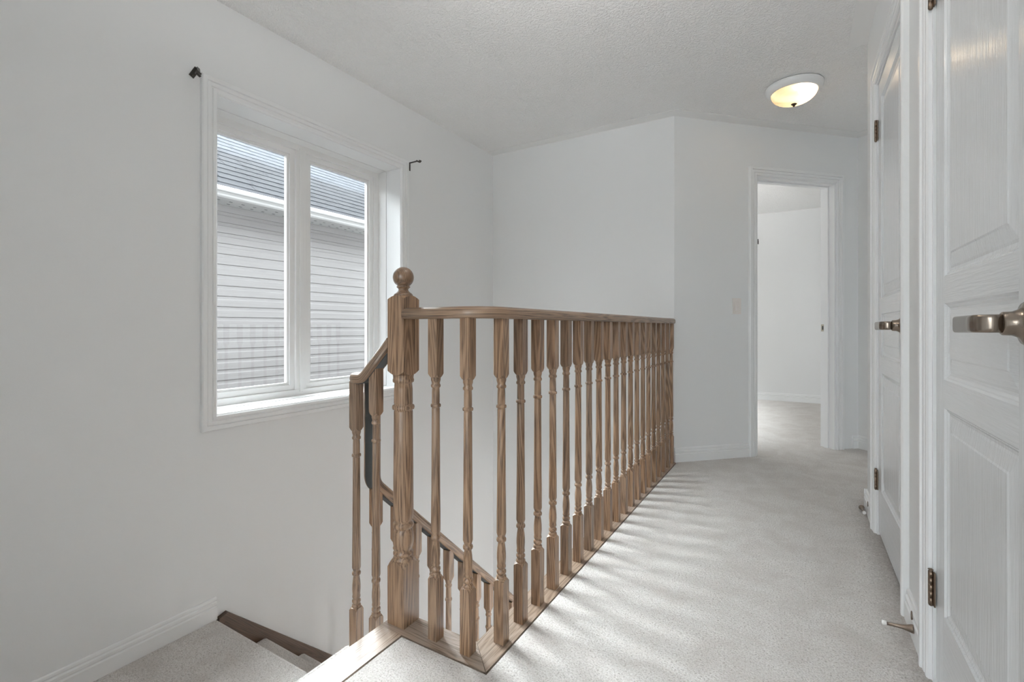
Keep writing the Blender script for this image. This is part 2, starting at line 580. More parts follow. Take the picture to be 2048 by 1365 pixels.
def wall45(m, u0, u1, z0, z1, th=0.12):
    p = [OC + D45 * u0, OC + D45 * u1, OC + D45 * u1 - N45 * th, OC + D45 * u0 - N45 * th]
    m.prism([(v.x, v.y) for v in p], lambda a, c_, t: (a, c_, t), z0, z1)
UC0, UD0, UD1, UC1 = u45(1497), u45(1511), u45(1672), u45(1704)
DOOR_H = 2.072
b = MB()
wall45(b, 0, UD0, 0, CEIL)
wall45(b, UD1, UEND, 0, CEIL)
wall45(b, UD0, UD1, DOOR_H, CEIL)
structure(b.build('wall_angled', M_wall), 'slanted pale wall with the bedroom doorway and light switch', 'wall')
b = MB()
A, B_ = P45, P45 + N45 * 1.72
q = [A, B_, B_ + D45 * 0.12, A + D45 * 0.12]
b.prism([(v.x, v.y) for v in q], lambda a, c_, t: (a, c_, t), 0, CEIL)
structure(b.build('wall_corner', M_wall), 'narrow strip of slanted wall right of the bedroom doorway', 'wall')
b = MB()
D1Y = (1.006, 1.682); D2Y = (2.071, 2.749)
b.box(XR, XR + 0.12, -2.7, D1Y[0], 0, CEIL)
b.box(XR, XR + 0.12, D1Y[1], D2Y[0], 0, CEIL)
b.box(XR, XR + 0.12, D2Y[1], YE, 0, CEIL)
b.box(XR, XR + 0.12, *D1Y, DOOR_H, CEIL)
b.box(XR, XR + 0.12, *D2Y, DOOR_H, CEIL)
b.box(XR + 0.12, 1.75, YE - 0.12, YE, 0, CEIL)
b.box(XR + 0.5, XR + 0.6, -2.7, YE - 0.12, 0, CEIL)
structure(b.build('wall_right', M_wall), 'white wall on the right holding the two panelled doors', 'wall')
b = MB()
b.box(XL, -1.146, YS - 0.12, YS, LFZ, CEIL)
b.box(-1.26, -1.146, -2.7, YS - 0.12, 0, CEIL)
structure(b.build('wall_near', M_wall), 'white wall turning the corner on the near side of the stair landing', 'wall')
# end of the hall behind the viewer, with an opening for the added window
b = MB()
EW = (-1.0, 0.15, 0.25, 2.15)
b.box(-1.26, EW[0], -2.82, -2.7, 0, CEIL)
b.box(EW[1], XR + 0.6, -2.82, -2.7, 0, CEIL)
b.box(EW[0], EW[1], -2.82, -2.7, 0, EW[2])
b.box(EW[0], EW[1], -2.82, -2.7, EW[3], CEIL)
structure(b.build('wall_hall_end', M_wall), 'end wall of the hallway behind the viewer', 'wall')
# bedroom shell
b = MB()
BW = (4.3, 6.6, 0.30, 1.70)
YF = 7.08
b.box(-2.4, 2.0, YF, YF + 0.2, 0, CEIL)
b.box(-2.52, -2.4, YB + 0.12, BW[0], 0, CEIL)
b.box(-2.52, -2.4, BW[1], YF + 0.2, 0, CEIL)
b.box(-2.52, -2.4, BW[0], BW[1], 0, BW[2])
b.box(-2.52, -2.4, BW[0], BW[1], BW[3], CEIL)
b.box(2.0, 2.12, 3.0, YF + 0.2, 0, CEIL)
structure(b.build('wall_bedroom', M_wall), 'bright white bedroom wall seen through the doorway', 'wall')
# lower storey shell
b = MB()
b.box(-2.56, 1.6, YS - 0.12, YB + 0.12, LFZ - 0.12, LFZ)
structure(b.build('floor_lower', M_carpet), 'carpet at the foot of the stairs on the storey below', 'carpet floor')
b = MB()
LW = (-1.0, 1.35, -2.35, -0.45)
b.box(1.5, 1.62, YS - 0.12, YB + 0.12, LFZ, -0.30)
b.box(-1.146, LW[0], YS - 0.12, YS, LFZ, -0.30)
b.box(LW[1], 1.5, YS - 0.12, YS, LFZ, -0.30)
b.box(LW[0], LW[1], YS - 0.12, YS, LFZ, LW[2])
b.box(LW[0], LW[1], YS - 0.12, YS, LW[3], -0.30)
structure(b.build('wall_lower', M_wall), 'walls of the storey below the hallway', 'wall')

# ------------------------------------------------------------ baseboards
BASE = [(0, 0), (0.014, 0), (0.014, 0.056), (0.0085, 0.060), (0.0085, 0.063), (0.0125, 0.067), (0.0125, 0.077), (0.0065, 0.081), (0.0065, 0.084), (0.0085, 0.087), (0.0075, 0.096), (0.004, 0.1), (0, 0.1)]
def baseboard(m, p0, p1, n, z=0.0, prof=BASE, h=1.0):
    p0, p1, n = Vector(p0), Vector(p1), Vector(n)
    d = p1 - p0
    m.prism(prof, lambda a, c_, t: tuple(p0 + d * t + n * a + Vector((0, 0, z + c_ * h))), 0, 1)
def bb(name, segs, label):
    m = MB()
    for sg in segs: baseboard(m, *sg)
    return structure(m.build(name, M_trim), label, 'baseboard')
LZ = -0.375
bb('baseboard_left', [((XL, YS, 0), (XL, 1.178, 0), (1, 0, 0), LZ)], 'white grooved baseboard along the stair landing under the window wall')
bb('baseboard_landing', [((XL + 0.014, YS, 0), (-1.4, YS, 0), (0, 1, 0), LZ)], 'white grooved baseboard on the near side of the landing')
bb('baseboard_angled', [(OC, OC + D45 * UC0, N45)], 'white grooved baseboard between the railing end and the bedroom doorway')
bb('baseboard_angled_right', [(OC + D45 * UC1, P45, N45)], 'white grooved baseboard sliver right of the bedroom door casing')
bb('baseboard_corner', [(P45, P45 + N45 * 1.7, -D45)], 'white grooved baseboard in the corner right of the bedroom doorway')
bb('baseboard_right', [((XR, 1.752, 0), (XR, 2.0, 0), (-1, 0, 0))], 'white grooved baseboard between the two panelled doors')
bb('baseboard_right_far', [((XR, 2.82, 0), (XR, YE, 0), (-1, 0, 0)), ((XR - 0.014, YE, 0), (1.7, YE, 0), (0, 1, 0))], 'white grooved baseboard past the far panelled door')
bb('baseboard_bedroom', [((-2.4, YF, 0), (2.0, YF, 0), (0, -1, 0))], 'white baseboard at the back of the bedroom')

# ------------------------------------------------------------ casings
CAS = [(0, 0), (0, 0.009), (0.005, 0.0135), (0.017, 0.0135), (0.0195, 0.0085), (0.023, 0.0085), (0.026, 0.0145), (0.041, 0.0155), (0.043, 0.0125), (0.046, 0.0205), (0.062, 0.0205), (0.067, 0.015), (0.067, 0)]
def casing(m, frame, u0, u1, z0, z1, closed=False, prof=CAS, legs_to=0.0):
    """frame(u, z, h) -> point; mitred moulding round the opening u0..u1, z0..z1"""
    if closed: corners = [(u0, z0, -1, -1), (u0, z1, -1, 1), (u1, z1, 1, 1), (u1, z0, 1, -1)]
    else: corners = [(u0, legs_to, -1, 0), (u0, z1, -1, 1), (u1, z1, 1, 1), (u1, legs_to, 1, 0)]
    n = len(corners)
    for i in range(n if closed else n - 1):
        a, c_ = corners[i], corners[(i + 1) % n]
        Ra = [m.v(frame(a[0] + o * a[2], a[1] + o * a[3], h)) for o, h in prof]
        Rb = [m.v(frame(c_[0] + o * c_[2], c_[1] + o * c_[3], h)) for o, h in prof]
        k = len(prof)
        for j in range(k):
            m.f([Ra[j], Ra[(j + 1) % k], Rb[(j + 1) % k], Rb[j]])
        if not closed:
            if i == 0: m.f(Ra[::-1])
            if i == n - 2: m.f(Rb)
def ring(m, frame, outer, wid, h0, h1):
    """rectangular frame: outer=(u0,u1,z0,z1), member widths, between heights h0..h1"""
    u0, u1, z0, z1 = outer
    wl, wr, wb, wt = wid if isinstance(wid, tuple) else (wid,) * 4
    o = [(u0, z0), (u1, z0), (u1, z1), (u0, z1)]
    i = [(u0 + wl, z0 + wb), (u1 - wr, z0 + wb), (u1 - wr, z1 - wt), (u0 + wl, z1 - wt)]
    for k in range(4):
        q = [o[k], o[(k + 1) % 4], i[(k + 1) % 4], i[k]]
        m.prism(q, lambda a, c_, t: frame(a, c_, t), h0, h1)

# ------------------------------------------------------------ stair window
fw = lambda u, z, h: (XL + h, u, z)
win = empty('window_1', (XL, (WY0 + WY1) / 2, WZ0))
win.rotation_euler = (0, 0, 0)
structure(win, 'white two-light casement window over the stairs with a grooved casing', 'window')
wparts = []
def wp(m, name, mat, parent=win, bevel=0.0):
    o = m.build(name, mat, None, bevel)
    o.parent = parent
    o.matrix_parent_inverse = Matrix.Translation(-Vector(win.location))
    return o
m = MB(); casing(m, fw, WY0 + 0.002, WY1 - 0.002, WZ0 + 0.002, WZ1 - 0.002, closed=True); wp(m, 'casing', M_trim)
# jamb extension and the deeper vinyl jamb
m = MB(); ring(m, fw, (WY0, WY1, WZ0, WZ1), 0.006, -0.122, 0.004); wp(m, 'jamb_liner', M_trim, bevel=0.0015)
m = MB(); ring(m, fw, (WY0, WY1, WZ0, WZ1), 0.010, -0.20, -0.1235); wp(m, 'vinyl_jamb', M_vinyl, bevel=0.002)
PX = -0.195     # front plane of the frame
m = MB()
ring(m, fw, (WY0 + .010, WY1 - .010, WZ0 + .010, WZ1 - .010), (0.038, 0.038, 0.034, 0.034), PX - 0.06, PX)
YC = 1.752
m.box(XL + PX - 0.06, XL + PX + 0.0, YC - 0.034, YC + 0.034, WZ0 + .044, WZ1 - .044)
m.box(XL + PX, XL + PX + 0.006, YC - 0.012, YC + 0.012, WZ0 + .03, WZ1 - .03)
wp(m, 'frame', M_vinyl, bevel=0.0025)
for (a, c_) in ((WY0 + 0.048, YC - 0.034), (YC + 0.034, WY1 - 0.048)):
    m = MB()
    zb, zt = WZ0 + 0.044, WZ1 - 0.044
    ring(m, fw, (a, c_, zb, zt), 0.030, PX - 0.05, PX - 0.012)
    sash = wp(m, 'sash', M_vinyl, bevel=0.003)
    m = MB()
    ring(m, fw, (a + .030, c_ - .030, zb + .030, zt - .030), 0.013, PX - 0.045, PX - 0.022)
    o = m.build('glazing_bead', M_vinyl, sash, 0.003)
    m = MB()
    m.box(XL + PX - 0.036, XL + PX - 0.033, a + .038, c_ - .038, zb + .038, zt - .038)
    o = m.build('pane', M_glass, sash)

def plain_window(name, frame, u0, u1, z0, z1, label):
    root = structure(empty(name, frame(u0, z0, 0)), label, 'window')
    inv = Matrix.Translation(-Vector(root.location))
    def put(m, nm, mat):
        o = m.build(nm, mat); o.parent = root; o.matrix_parent_inverse = inv
    m = MB(); ring(m, frame, (u0, u1, z0, z1), 0.05, -0.10, -0.03)
    c_ = (u0 + u1) / 2
    m.prism([(c_ - .03, z0 + .05), (c_ + .03, z0 + .05), (c_ + .03, z1 - .05), (c_ - .03, z1 - .05)], frame, -0.10, -0.03)
    put(m, 'frame', M_vinyl)
    m = MB(); casing(m, frame, u0, u1, z0, z1, closed=True); put(m, 'casing', M_trim)
    m = MB()
    m.prism([(u0 + .04, z0 + .04), (u1 - .04, z0 + .04), (u1 - .04, z1 - .04), (u0 + .04, z1 - .04)], frame, -0.066, -0.063)
    put(m, 'pane', M_glass)
plain_window('added_window_2', lambda u, z, h: (u, -2.7 + h, z), *EW, 'added unseen window letting daylight into the hallway end behind the viewer')  # added out of view to light the hallway from behind
plain_window('added_window_3', lambda u, z, h: (-2.4 + h, u, z), *BW, 'unseen bedroom window left of the doorway, placed to light the bedroom')  # set unseen in the side wall to catch the bright west sky
plain_window('added_window_4', lambda u, z, h: (u, YS + h, z), *LW, 'added unseen window lighting the storey below')  # added out of view to brighten the stairwell from below

# ------------------------------------------------------------ doors
def panel_leaf(m, fr, u0, u1, z0, z1, th=0.035, stile=(0.095, 0.085), rails=((0.22, 0.747), (0.818, 1.010), (1.078, 1.975))):
    """moulded three-panel door leaf; fr(u, z, h)"""
    pu0, pu1 = u0 + stile[0], u1 - stile[1]
    def quad(a, c_, d, e, horiz):
        P = [(a, d), (c_, d), (c_, e), (a, e)]
        V = [m.v(fr(u, z, 0), (z, 0, u) if horiz else (u, 0, z)) for u, z in P]
        m.f(V)
    quad(u0, pu0, z0, z1, False)
    quad(pu1, u1, z0, z1, False)
    zs = [z0] + [v for r_ in rails for v in r_] + [z1]
    for k in range(0, len(zs), 2):
        quad(pu0, pu1, zs[k], zs[k + 1], True)
    steps = [(0, 0), (0.004, -0.0045), (0.007, -0.0050), (0.012, -0.0085), (0.018, -0.0090), (0.024, -0.0075), (0.052, -0.0030), (0.056, -0.0012)]
    for (pz0, pz1) in rails:
        horiz = (pz1 - pz0) < 0.3
        prev = None
        for o, h in steps:
            P = [(pu0 + o, pz0 + o), (pu1 - o, pz0 + o), (pu1 - o, pz1 - o), (pu0 + o, pz1 - o)]
            V = [m.v(fr(u, z, h), (z, h, u) if horiz else (u, h, z)) for u, z in P]
            if prev:
                for k in range(4):
                    m.f([prev[k], prev[(k + 1) % 4], V[(k + 1) % 4], V[k]])
            prev = V
        m.f(prev)
    # edges and back
    P = [(u0, z0), (u1, z0), (u1, z1), (u0, z1)]
    Fv = [m.v(fr(u, z, 0)) for u, z in P]
    Bv = [m.v(fr(u, z, -th)) for u, z in P]
    for k in range(4):
        m.f([Fv[k], Fv[(k + 1) % 4], Bv[(k + 1) % 4], Bv[k]])
    m.f(Bv[::-1])

def lever(fr, uc, z, side):
    """rose, hub, neck and blade of a lever handle; blade runs along side*u"""
    m = MB()
    f3 = lambda x, y, h: fr(uc + x, z + y, h)
    m.lathe([(0.0345, 0.0), (0.0355, 0.004), (0.033, 0.007), (0.027, 0.009), (0.0225, 0.013), (0.0195, 0.020), (0.0190, 0.031), (0.017, 0.0325)], seg=32, fn=f3)
    # neck and blade as one bent bar
    pts = fillet([fr(uc, z, 0.025), fr(uc, z, 0.0585), fr(uc + side * 0.112, z - 0.001, 0.060)], [0.016], 8)
    prof = []
    for k in range(24):
        a = 2 * math.pi * k / 24
        ca, sa = math.cos(a), math.sin(a)
        e = 0.45
        prof.append((0.0085 * math.copysign(abs(ca) ** e, ca), 0.0150 * math.copysign(abs(sa) ** e, sa)))
    m.sweep(pts, (0, 0, 1), prof)
    return m

def hinge(fr, u, zc, parent, inv, side):
    m = MB()
    f3 = lambda x, y, h: fr(u + x, zc + h, 0.006 + y)
    r = 0.0062
    zz = -0.045
    prof = [(0.002, -0.049), (0.005, -0.047), (0.0045, -0.045)]
    for k in range(5):
        prof += [(r, zz + 0.0006), (r, zz + 0.0174), (r * 0.86, zz + 0.0177), (r * 0.86, zz + 0.018)]
        zz += 0.018
    prof += [(0.004, 0.0455), (0.004, 0.0475), (0.0068, 0.049), (0.003, 0.051)]
    m.lathe(prof, seg=16, fn=f3)
    m.prism([(u - 0.001, zc - 0.045), (u + side * 0.016, zc - 0.045), (u + side * 0.016, zc + 0.045), (u - 0.001, zc + 0.045)], lambda a, c_, t: fr(a, c_, t), -0.001, 0.0022)
    o = m.build('hinge', M_hinge)
    o.parent = parent; o.matrix_parent_inverse = inv
    tag(o, 'bronze butt hinge')

def hung_door(name, fr, u0, u1, label, hinge_hi=True):
    """closed door in wall frame fr, hinged at u1"""
    root = structure(empty(name, fr(u1, 0, 0)), label, 'door')
    inv = Matrix.Translation(-Vector(root.location))
    def put(m, nm, mat, bevel=0.0, parent=root, lab=None):
        o = m.build(nm, mat, None, bevel)
        o.parent = parent; o.matrix_parent_inverse = inv if parent is root else Matrix()
        if lab: tag(o, lab)
        return o
    m = MB(); casing(m, fr, u0 + 0.004, u1 + 0.006, 0, DOOR_H - 0.002); put(m, 'casing', M_trim)
    m = MB()
    for a, c_ in ((u0, u0 + 0.012), (u1, u1 + 0.012)):
        m.prism([(a - .006, 0), (c_ - .006, 0), (c_ - .006, DOOR_H), (a - .006, DOOR_H)], fr, -0.118, 0.002)
    m.prism([(u0, DOOR_H - 0.012), (u1, DOOR_H - 0.012), (u1, DOOR_H), (u0, DOOR_H)], fr, -0.118, 0.002)
    put(m, 'jamb', M_trim)
    m = MB(); panel_leaf(m, lambda u, z, h: fr(u, z, h - 0.004), u0 + 0.008, u1 - 0.010, 0.018, DOOR_H - 0.014, stile=(0.102, 0.080))
    leaf = put(m, 'leaf', M_door)
    ld = lever(lambda u, z, h: fr(u, z, h - 0.004), u0 + 0.068, 0.956, 1)
    h = put(ld, 'lever_handle', M_pewter, lab='pewter lever handle on a round rose')
    for zc in (0.252, 1.85):
        hinge(fr, u1 - 0.004, zc, root, inv, -1)
    return root
frR = lambda u, z, h: (XR - h, u, z)
hung_door('door_1', frR, *D1Y, 'nearest white panelled door with pewter lever at the right edge')
hung_door('door_2', frR, *D2Y, 'farther white panelled door with pewter lever, next along the right wall')

# bedroom doorway in the slanted wall
fr45 = lambda u, z, h: tuple(OC + D45 * u + N45 * h + Vector((0, 0, z)))
root = structure(empty('door_3', fr45(UD0, 0, 0)), 'open bedroom doorway with white casing and brass strike plate', 'doorway')
inv = Matrix.Translation(-Vector(root.location))
def put3(m, nm, mat, bevel=0.0, lab=None):
    o = m.build(nm, mat, None, bevel); o.parent = root; o.matrix_parent_inverse = inv
    if lab: tag(o, lab)
    return o
m = MB(); casing(m, fr45, UD0 + 0.004, UD1 - 0.004, 0, DOOR_H - 0.004, prof=[(o * (UC1 - UD1) / 0.063, h) for o, h in CAS] if False else CAS)
put3(m, 'casing', M_trim)
m = MB()
J = 0.016
for a, c_ in ((UD0, UD0 + J), (UD1 - J, UD1)):
    m.prism([(a, 0), (c_, 0), (c_, DOOR_H), (a, DOOR_H)], fr45, -0.122, 0.002)
m.prism([(UD0 + J, DOOR_H - J), (UD1 - J, DOOR_H - J), (UD1 - J, DOOR_H), (UD0 + J, DOOR_H)], fr45, -0.122, 0.002)
put3(m, 'jamb', M_trim)
m = MB()
S = 0.011
m.prism([(UD0 + J, 0), (UD0 + J + S, 0), (UD0 + J + S, DOOR_H - J), (UD0 + J, DOOR_H - J)], fr45, -0.083, -0.048)
m.prism([(UD1 - J - S, 0), (UD1 - J, 0), (UD1 - J, DOOR_H - J), (UD1 - J - S, DOOR_H - J)], fr45, -0.083, -0.048)
m.prism([(UD0 + J + S, DOOR_H - J - S), (UD1 - J - S, DOOR_H - J - S), (UD1 - J - S, DOOR_H - J), (UD0 + J + S, DOOR_H - J)], fr45, -0.083, -0.048)
put3(m, 'door_stop_moulding', M_trim)
m = MB()
ring_u = UD1 - J
m.prism([(-0.117, 0.917), (-0.087, 0.917), (-0.087, 0.973), (-0.117, 0.973)], lambda a, c_, t: fr45(ring_u - t, c_, a), -0.001, 0.0015)
put3(m, 'strike_plate', make_metal('brass_plate', (0.55, 0.50, 0.42), 0.3), lab='small metal strike plate')
m = MB()
m.prism([(-0.108, 0.930), (-0.096, 0.930), (-0.096, 0.960), (-0.108, 0.960)], lambda a, c_, t: fr45(ring_u - t, c_, a), 0.0008, 0.0022)
put3(m, 'latch_hole', M_groove, lab='dark latch hole of the strike plate')
# leaf swung back into the bedroom against the hidden side
hp = OC + D45 * (UD0 + J) - N45 * 0.125
ang = R(135 + 12)
du, dn = Vector((math.cos(ang), math.sin(ang), 0)), Vector((math.cos(ang + math.pi / 2), math.sin(ang + math.pi / 2), 0))
m = MB(); panel_leaf(m, lambda u, z, h: tuple(hp + du * u + dn * h + Vector((0, 0, z))), 0.004, UD1 - UD0 - 2 * J - .004, 0.018, DOOR_H - J - 0.004)
put3(m, 'leaf', M_door)

# ------------------------------------------------------------ railing
def squared_block(m, s, z0, z1, cut_bot=0.0, cut_top=0.0, cx=0, cy=0, shaft=0.013):
    """square block whose turned end is cut by a cone, leaving pointed shoulders"""
    h = s / 2
    NS = 8   # points per side
    per = []
    for k in range(4):
        for j in range(NS):
            t = -h + s * j / NS
            per.append([(t, -h), (h, t), (-t, h), (-h, -t)][k])
    def shoulder(x, y, cut):   # corners are lowered more than flat middles
        r = math.hypot(x, y)
        return cut * max(0.0, (r - h * 0.985)) / (h * (math.sqrt(2) - 1))
    rings_ = []
    def add_ring(fn):
        rings_.append([m.v((cx + x, cy + y, fn(x, y)), (x, y, fn(x, y))) for x, y in per])
    add_ring(lambda x, y: z0 + shoulder(x, y, cut_bot))
    add_ring(lambda x, y: z0 + cut_bot * 1.2 + 0.002)
    add_ring(lambda x, y: z1 - cut_top * 1.2 - 0.002)
    add_ring(lambda x, y: z1 - shoulder(x, y, cut_top))
    n = len(per)
    for a, c_ in zip(rings_, rings_[1:]):
        for k in range(n):
            m.f([a[k], a[(k + 1) % n], c_[(k + 1) % n], c_[k]])
    # conical shoulders inward
    for rg, top, cut in ((rings_[0], False, cut_bot), (rings_[-1], True, cut_top)):
        zz = z1 + 0.001 if top else z0 - 0.001
        if cut <= 0: zz = z1 if top else z0
        inner = []
        outer = [m.v(v.co, v[m.g]) for v in rg]
        for x, y in per:
            r = math.hypot(x, y)
            q = min(1.0, shaft / r)
            inner.append(m.v((cx + x * q, cy + y * q, zz), (x * q, y * q, zz)))
        for k in range(n):
            m.f([outer[k], outer[(k + 1) % n], inner[(k + 1) % n], inner[k]], 0, False)
        m.f(inner)

def baluster(top, base_h, top_h, s=0.0335, bend=None):
    """turned baluster standing on z=0; top: rail underside height; bend: slope of its cut top"""
    m = MB()
    zb, zt = base_h, top - top_h
    squared_block(m, s, 0, zb, 0, 0.009)
    squared_block(m, s, zt, top, 0.012, 0)
    pr = [(0.0142, zb - 0.001), (0.0150, zb + 0.003), (0.0150, zb + 0.007), (0.0118, zb + 0.010), (0.0104, zb + 0.012),
          (0.0128, zb + 0.014), (0.0146, zb + 0.018), (0.0146, zb + 0.023), (0.0114, zb + 0.027), (0.0106, zb + 0.0295),
          (0.0134, zb + 0.033), (0.0136, zb + 0.038), (0.0126, zb + 0.042), (0.0132, zb + 0.050), (0.0139, zb + 0.062),
          (0.0137, zb + 0.076), (0.0124, zb + 0.092), (0.0108, zb + 0.104), (0.0102, zb + 0.1095), (0.0142, zb + 0.112), (0.0150, zb + 0.117),
          (0.0138, zb + 0.1215), (0.0108, zb + 0.1245), (0.0122, zb + 0.129), (0.0132, zb + 0.132), (0.0146, zb + 0.137)]
    zr = zt - 0.086
    pr += [(0.0143, zb + 0.2), (0.0134, (zb + zr) / 2), (0.0122, zr - 0.008), (0.0114, zr - 0.005), (0.0150, zr - 0.003), (0.0158, zr + 0.001), (0.0150, zr + 0.005),
           (0.0112, zr + 0.0075), (0.0120, zr + 0.011), (0.0118, zr + 0.04), (0.0112, zt - 0.031), (0.0144, zt - 0.028), (0.0150, zt - 0.023),
           (0.0122, zt - 0.018), (0.0126, zt - 0.014), (0.0146, zt - 0.007), (0.0150, zt + 0.001)]
    m.lathe(pr, seg=20, caps=False)
    return m

HR = 0.976     # underside of the level rail
hall_mesh = None
ordin = ['first', 'second', 'third', 'fourth', 'fifth', 'sixth', 'seventh', 'eighth', 'ninth', 'tenth', 'eleventh', 'twelfth', 'thirteenth',
         'fourteenth', 'fifteenth', 'sixteenth', 'seventeenth', 'eighteenth', 'nineteenth', 'twentieth']
bal0 = baluster(HR + 0.002, 0.192, 0.182).build('baluster', M_oak)
bal0.location = (-0.9525, 1.1375, 0)
tag(bal0, 'turned oak baluster right beside the newel post on the short cross rail', 'baluster', 'balusters of the level hallway railing')
def bal_copy(loc, label):
    o = bal0.copy(); col.objects.link(o); o.location = loc
    o['label'] = label
    return o
bal_copy((-0.829, 1.1345, 0), 'turned oak baluster nearest the mitred corner of the oak edging, on the short cross rail')
NB = 20
for k in range(NB):
    t = k / (NB - 1)
    lab = {0: 'nearest turned oak baluster of the long hallway row, just past the rail corner',
           NB - 1: 'farthest turned oak baluster of the hallway row, against the slanted wall'}.get(k,
           'turned oak baluster, %s of the long hallway row counted from the rail corner' % ordin[k])
    bal_copy((-0.7715 + 0.004 * t, 1.2265 + (3.452 - 1.2265) * t, 0), lab)

# newel post
NX, NY = -1.098, 1.150
newel = empty('newel_post', (NX, NY, 0))
tag(newel, 'thick turned oak newel post with ball top at the head of the stairs', 'newel post')
m = MB()
NS_ = 0.0705
squared_block(m, NS_, 0, 0.203, 0, 0.02, shaft=0.03)
squared_block(m, NS_, 0.796, 1.052, 0.014, 0.012, shaft=0.027)
z = 0.196
m.lathe([(0.031, z), (0.0325, z + 0.006), (0.0325, z + 0.012), (0.0275, z + 0.0165), (0.0265, z + 0.019), (0.032, z + 0.023), (0.0325, z + 0.029), (0.0270, z + 0.0335),
         (0.0275, z + 0.038), (0.0285, z + 0.041), (0.0315, z + 0.048), (0.0330, z + 0.062), (0.0325, z + 0.082), (0.0300, z + 0.098), (0.0275, z + 0.104), (0.0270, z + 0.107),
         (0.0320, z + 0.110), (0.0338, z + 0.116), (0.0330, z + 0.122), (0.0275, z + 0.1255), (0.0270, z + 0.130), (0.0320, z + 0.138), (0.0325, z + 0.16), (0.0315, 0.5), (0.0300, 0.679),
         (0.0285, 0.683), (0.0345, 0.686), (0.0360, 0.692), (0.0345, 0.698), (0.0285, 0.702), (0.0300, 0.706), (0.0295, 0.75), (0.0280, 0.770), (0.0335, 0.774), (0.0340, 0.781), (0.0325, 0.785),
         (0.0325, 0.790), (0.0335, 0.797)], seg=40, caps=False)
m.build('post', M_oak, newel)
m = MB()
zb = 1.1115
ball = [(0.0335 * math.sin(R(a)), zb - 0.0335 * math.cos(R(a))) for a in range(36, 180, 8)] + [(0.0008, zb + 0.0335)]
m.lathe([(0.030, 1.050), (0.0305, 1.054), (0.027, 1.059), (0.021, 1.063), (0.0165, 1.068), (0.0155, 1.073), (0.0195, 1.0775), (0.0215, 1.079), (0.0215, 1.082), (0.0185, 1.0835)] + ball, seg=40)
tag(m.build('ball_finial', M_finial_oak, newel), 'darker oak ball finial')

# handrails
HW, HH = 0.029, 0.036
def rail_prof(w=HW, h=HH):
    half = [(w - .007, 0), (w - .003, .0015), (w - .0008, .006), (w, .012), (w, .018), (w - .0012, h - .012), (w - .004, h - .0065), (w - .009, h - .0025), (w - .016, h - .0006)]
    pts = half + [(0, h)] + [(-a, b_) for a, b_ in half[::-1]]
    return pts
m = MB()
RY, RX = 1.1385, -0.772
path = fillet([(NX + 0.030, RY, HR), (RX, RY, HR), (RX + 0.004, 3.462, HR)], [0.085], 14)
m.sweep(path, (0, 0, 1), rail_prof())
hand = m.build('handrail', M_oak, bevel=0.0)
tag(hand, 'level oak handrail running from the newel post round the corner along the hallway', 'handrail')

SX = -1.316
SXR = -1.325
path2 = fillet([(NX - 0.028, 1.150, 0.892), (-1.262, 1.150, 0.7595), (SXR, 1.150, 0.7575), (SXR, 1.214, 0.7575), (SXR, 1.214, 0.379), (SXR, 3.05, 0.379 - 0.92 * 1.836)],
               [0.06, 0.032, 0.016, 0.085], 12)
rail_root = empty('stair_handrail', (NX - 0.03, 1.15, 0.9))
tag(rail_root, 'oak stair handrail dropping from the newel, turning and descending with the lower flight', 'handrail')
inv = Matrix.Translation(-Vector(rail_root.location))
m = MB(); m.sweep(path2, (0, 0, 1), rail_prof(0.0305, 0.036))
o = m.build('rail', M_oak); o.parent = rail_root; o.matrix_parent_inverse = inv
m = MB(); m.sweep(path2, (0, 0, 1), [(-0.018, -0.0018), (0.018, -0.0018), (0.018, 0.001), (-0.018, 0.001)], smooth=False)
o = m.build('underside_groove', M_groove); o.parent = rail_root; o.matrix_parent_inverse = inv
tag(o, 'dark recessed groove under the rail')
m = MB()
for (x, y, z, tilt) in ((-1.175, 1.150, 0.846, 0), ):
    m.lathe([(0.0042, -0.004), (0.0042, 0.0)], seg=12, fn=lambda a, c_, h: (x + a, y + c_, z + h + a * 0.86))
o = m.build('screw', M_iron); o.parent = rail_root; o.matrix_parent_inverse = inv
tag(o, 'dark screw head in the groove')

# balusters of the stairs
T1Z = -0.1875
def stair_bal(loc, top, base_h, top_h, label):
    mm = baluster(top - loc[2] + 0.006, base_h, top_h)
    o = mm.build('stair_baluster', M_oak)
    o.location = loc
    return tag(o, label, 'baluster', 'balusters of the stair railing')
stair_bal((-1.318, 1.150, T1Z), 0.757, 0.168, 0.172, 'outermost turned oak stair baluster, under the turn of the stair handrail')
stair_bal((-1.222, 1.150, T1Z), 0.812, 0.168, 0.165, 'turned oak stair baluster between the newel post and the rail turn')
RISE, RUN, Y0 = 0.198, 0.21, 1.18
NSTEP = 12
for k in range(16):
    y = 1.238 + 0.105 * k
    n = int((y - Y0) / RUN) + 1
    zt_ = LZ - RISE * n
    top = 0.379 - 0.92 * (y - 1.214)
    first = k % 2 == 0
    lab = 'turned oak baluster of the lower flight, %s from the top, seen through the hallway railing' % ordin[k]
    stair_bal((SX, y, zt_), top + 0.002, 0.17 if first else 0.17, 0.135, lab)

